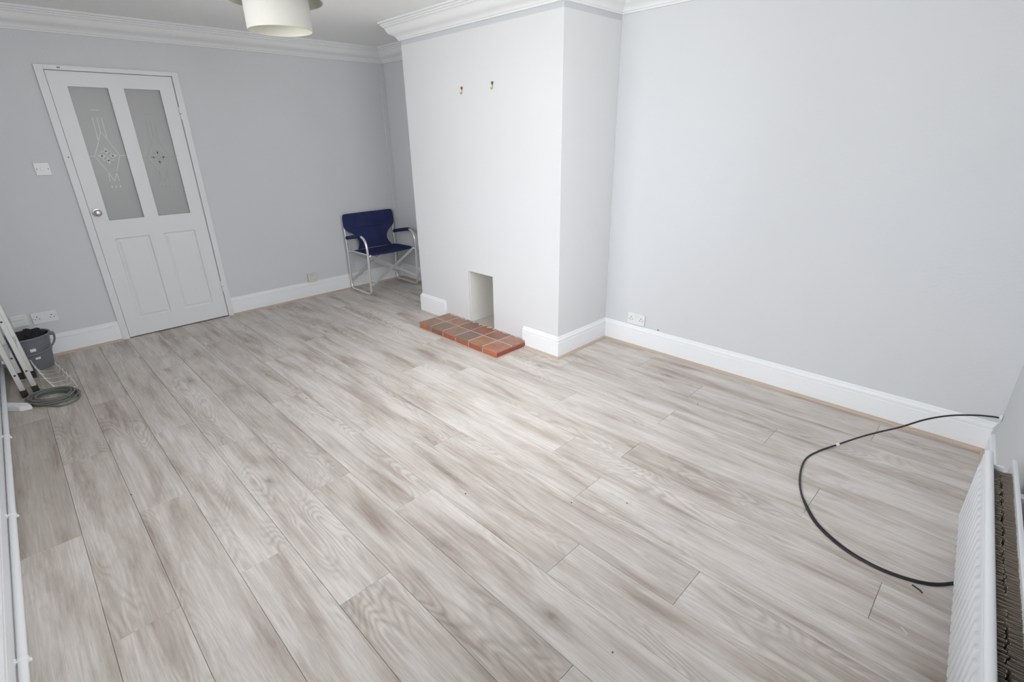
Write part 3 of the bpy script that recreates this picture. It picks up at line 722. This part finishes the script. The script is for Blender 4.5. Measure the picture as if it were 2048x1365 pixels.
tag(obj('rag', bm, 'cloth', None, (BXc - .022, BYc + .022, .203), smooth=True), 'crumpled dark rag stuffed inside the grey bucket', 'rag')

# ------------------------------------------------------------------ ladder
LDX, LDY = .56, .27
lad = tag(empty('stepladder', (LDX, LDY, 0)), 'folded aluminium stepladder standing against the left wall in front of the bucket', 'ladder')
TOP = 1.55
def stile(x, y0, slope, wx, wy, name, z0=.028, z1=TOP, tx=0):
    sh = Matrix(((1, 0, tx, x - LDX), (0, 1, -slope, y0 - LDY), (0, 0, 1, 0), (0, 0, 0, 1)))
    o = obj(name, BX((-wx / 2, -wy / 2, z0), (wx / 2, wy / 2, z1), .002, mat=sh), 'alu', lad)
    f_ = obj('rubber_foot', BX((-wx / 2 - .004, -wy / 2 - .004, 0), (wx / 2 + .004, wy / 2 + .004, z0 + .022), .003, mat=sh), 'rubber', o)
    return o, sh
SL = .055
for x, y, wx, wy, tx in ((.765, .243, .030, .026, .06), (.728, .300, .030, .026, .02), (.384, .243, .030, .026, -.03), (.398, .305, .060, .022, -.06)):
    o, sh = stile(x, y, SL, wx, wy, 'stile', tx=tx)
    for z in ((.16, .50, .9) if wx < .05 else ()):
        bm = bmesh.new(); tube(bm, [(0.014, 0, z), (.0175, 0, z)], .006, 10); bmesh.ops.transform(bm, matrix=sh, verts=bm.verts)
        obj('rivet', bm, 'dark', o)
for z in (.25, .49, .73, .97, 1.21):
    y = .243 - SL * z - LDY
    obj('tread', BX((-.160, y - .030, z - .012), (.195, y + .012, z + .012), .003), 'alu', lad)
for z in (.30, .85):
    y = .303 - SL * z - LDY
    obj('back_bar', BX((-.16, y - .006, z - .010), (.165, y + .006, z + .010), .002), 'alu', lad)
obj('platform', BX((-.24, -.040 - SL * TOP, TOP - .01), (.29, .065 - SL * TOP, TOP + .02), .004), 'alu', lad)

# ------------------------------------------------------------------ wire rack
RX, RY = .58, .40
rack = tag(empty('wire_rack', (RX, RY, 0)), 'shiny wire rack with beaded tips lying on the floor in front of the bucket', 'wire rack')
lft = [(.340, .316, .10), (.415, .321, .10), (.527, .331, .10), (.633, .344, .10), (.718, .356, .10)]
rgt = [(.387, .435, .06), (.47, .447, .06), (.575, .459, .06), (.665, .470, .06), (.76, .480, .06)]
def lr(pts): return [(a_ - RX, b_ - RY, c_) for a_, b_, c_ in pts]
for a_, b_ in zip(lft, rgt):
    dx = .0
    pts = [a_, (a_[0] + .0, a_[1] + .012, .045), (a_[0] + .01, a_[1] + .035, .008), ((a_[0] + b_[0]) / 2, (a_[1] + b_[1]) / 2 + .01, .004), (b_[0] - .005, b_[1] - .012, .008), (b_[0], b_[1], .03), b_]
    o = obj('cross_wire', tube(bmesh.new(), smoothpath(lr(pts), 5), .0024, 6), 'chrome', rack, smooth=True)
    for q in (a_, b_):
        bm = bmesh.new(); bmesh.ops.create_icosphere(bm, subdivisions=2, radius=.0045, matrix=Matrix.Translation(lr([q])[0])); obj('bead', bm, 'plastic', o, smooth=True)
obj('long_rod', tube(bmesh.new(), lr([(.31, .319, .085), (.75, .360, .085), (.775, .372, .06), (.80, .395, .006)]), .0026, 8), 'chrome', rack, smooth=True)
obj('long_rod', tube(bmesh.new(), lr([(.35, .434, .045), (.78, .484, .045), (.84, .498, .006)]), .0026, 8), 'chrome', rack, smooth=True)
obj('cross_wire', tube(bmesh.new(), smoothpath(lr([(.60, .265, .006), (.69, .328, .004), (.80, .395, .004), (.825, .44, .004), (.84, .498, .006)]), 5), .0019, 6), 'chrome', rack, smooth=True)
obj('cross_wire', tube(bmesh.new(), lr([(.40, .200, .006), (.47, .30, .004), (.53, .385, .004)]), .0019, 6), 'chrome', rack, smooth=True)

# ------------------------------------------------------------------ cable coil and extension box
coil = empty('cable_coil', (.935, .365, 0)); tag(coil, 'coiled grey cable lying on the floor at the foot of the stepladder', 'cable')
random.seed(5); pts = []
for k in range(9 * 20):
    t_ = 2 * math.pi * k / 20; lp = k // 20
    ax_ = .152 - .006 * lp + .008 * math.sin(t_ * .37); ay = .112 - .004 * lp + .006 * math.sin(t_ * .53 + 1)
    u = ax_ * math.cos(t_) + .014 * math.sin(lp * 2.1); v_ = ay * math.sin(t_) + .010 * math.cos(lp * 1.7)
    pts.append((u * .70 * .8 - v_ * .75 + .0, u * .71 * .95 + v_ * .62, .006 + .0095 * (lp % 4) + .0015 * math.sin(t_ * 2)))
bm = tube(bmesh.new(), smoothpath(pts, 2), .0052, 8)
tube(bm, smoothpath([(.02, -.115, .014), (.06, -.06, .010), (.13, -.02, .006), (.175, .03, .006), (.16, .09, .006), (.09, .125, .007), (.0, .11, .012)], 6), .0052, 8)
obj('cable', bm, 'greycable', coil, smooth=True)
c0 = Vector((.937, .184, 0)); rz = math.atan2(.107, .118)
ext = tag(empty('extension_box', c0, rz), 'white plastic extension box on the floor between the coiled cable and the white pipe', 'extension box')
bm = bmesh.new()
vs = [(-.065, -.030), (.065, -.030), (.105, -.004), (.105, .012), (.070, .030), (-.065, .030)]
A = [bm.verts.new((x, y, 0)) for x, y in vs]; B = [bm.verts.new((x * .985, y * .92, .031 if x < .1 else .024)) for x, y in vs]
bm.faces.new(A[::-1]); bm.faces.new(B)
for k in range(6): bm.faces.new([A[k], A[(k + 1) % 6], B[(k + 1) % 6], B[k]])
bmesh.ops.bevel(bm, geom=bm.edges[:], offset=.002, segments=2, affect='EDGES')
obj('casing', bm, 'plastic', ext)
for xx in (-.035, .015): obj('socket_face', BX((xx - .018, -.018, .030), (xx + .018, .018, .0325), .001), 'plastic', ext)

# ------------------------------------------------------------------ black cable on the floor
bc = empty('black_cable', (4.8, 3.0, 0)); tag(bc, 'black cable curving over the floor from the far right corner to under the radiator', 'cable')
fl = [(5.262, 2.60), (5.185, 2.485), (5.125, 2.420), (5.043, 2.386), (4.953, 2.378), (4.848, 2.404), (4.738, 2.481), (4.651, 2.612), (4.596, 2.756), (4.569, 2.919), (4.594, 3.045)]
pts = [(x - 4.8, y - 3.0, .0045) for x, y in fl]
air = [(4.648, 3.155, .015), (4.723, 3.217, .064), (4.790, 3.271, .100), (4.856, 3.326, .130), (4.936, 3.391, .178), (5.017, 3.458, .205), (5.103, 3.528, .212), (5.164, 3.579, .207), (5.193, 3.602, .201)]
pts += [(x - 4.8, y - 3.0, max(z, .0045)) for x, y, z in air]
bm = tube(bmesh.new(), smoothpath(pts, 7), .0042, 10)
p2 = [(x - 4.8 + ox, y - 3.0 + oy, .0042) for (x, y), (ox, oy) in zip(fl[:9], ((-.001, .0085), (0, .0085), (-.001, .0085), (0, .0085), (.001, .0090), (.003, .0095), (.005, .006), (.0015, .001), (.003, .0)))]
tube(bm, smoothpath(p2[:8], 6), .0036, 8)
obj('cable', bm, 'cable', bc, smooth=True)
d = Vector((.055, .062, .033)).normalized(); q = Vector((4.648 - 4.8, .155, .015))
obj('cable_clip', tube(bmesh.new(), [q - d * .008, q + d * .008], .0085, 12), 'plastic', bc)
obj('sleeve', lathe(bmesh.new(), [(0, 0), (.016, 0), (.016, -.004), (.009, -.012), (.0055, -.016), (0, -.016)], 20, (5.1995 - 4.8, .604, .201), axis='x'), 'plastic', bc)
tag(obj('cable_offcut', tube(bmesh.new(), smoothpath([(-.016, .008, .003), (-.004, .003, .003), (.008, -.002, .003), (.015, -.010, .003)], 4), .0024, 8), 'cable', None, (5.096, 2.370, 0), smooth=True), 'short curved offcut of black cable on the floor near the radiator', 'cable offcut')
bm = tube(bmesh.new(), [(-.011, .009, .002), (.009, -.008, .002)], .0014, 8); tube(bm, [(.009, -.008, .002), (.0105, -.0095, .002)], .0032, 8)
tag(obj('nail', bm, 'chrome', None, (5.096, 2.145, 0)), 'small shiny nail lying on the floor near the radiator', 'nail')
for k, (x, y, lb) in enumerate(((2.445, .521, 'tiny dark speck on the floor boards toward the lower left, nearest the white wall pipe'), (1.129, 1.710, 'tiny dark speck on the floor boards out from the door, farthest from the window'),
                            (2.129, 1.493, 'tiny dark speck on the floor boards between the door and the middle of the room'), (3.554, 1.596, 'tiny dark speck near the middle of the floor, straight out from the hearth'),
                            (4.115, 2.048, 'tiny dark speck on the floor right of the middle, toward the black cable loop'), (3.938, 1.882, 'tiny dark speck beside a board end just left of the speck nearest the cable loop'),
                            (4.467, 1.427, 'tiny dark speck on the floor closest to the bottom edge of the photo'), (3.930, 3.087, 'tiny dark speck on the floor out from the right skirting, above the black cable loop'))):
    bm = bmesh.new(); bmesh.ops.create_icosphere(bm, subdivisions=1, radius=.0034)
    for v in bm.verts: v.co.z = (v.co.z + .0034) * .6; v.co.x *= 1 + .25 * math.sin(k)
    tag(obj('crumb', bm, 'dark', None, (x, y, 0)), lb, 'crumb', 'dark specks on the floor boards')
tag(obj('wall_plug', lathe(bmesh.new(), [(0, 0), (.005, 0), (.005, .002), (0, .0025)], 12), 'dark', None, (3.337, W, .172)), 'tiny dark wall plug just above the right skirting beside the double socket', 'wall plug')
o = bpy.data.objects['wall_plug']; o.rotation_euler = (math.pi / 2, 0, 0)
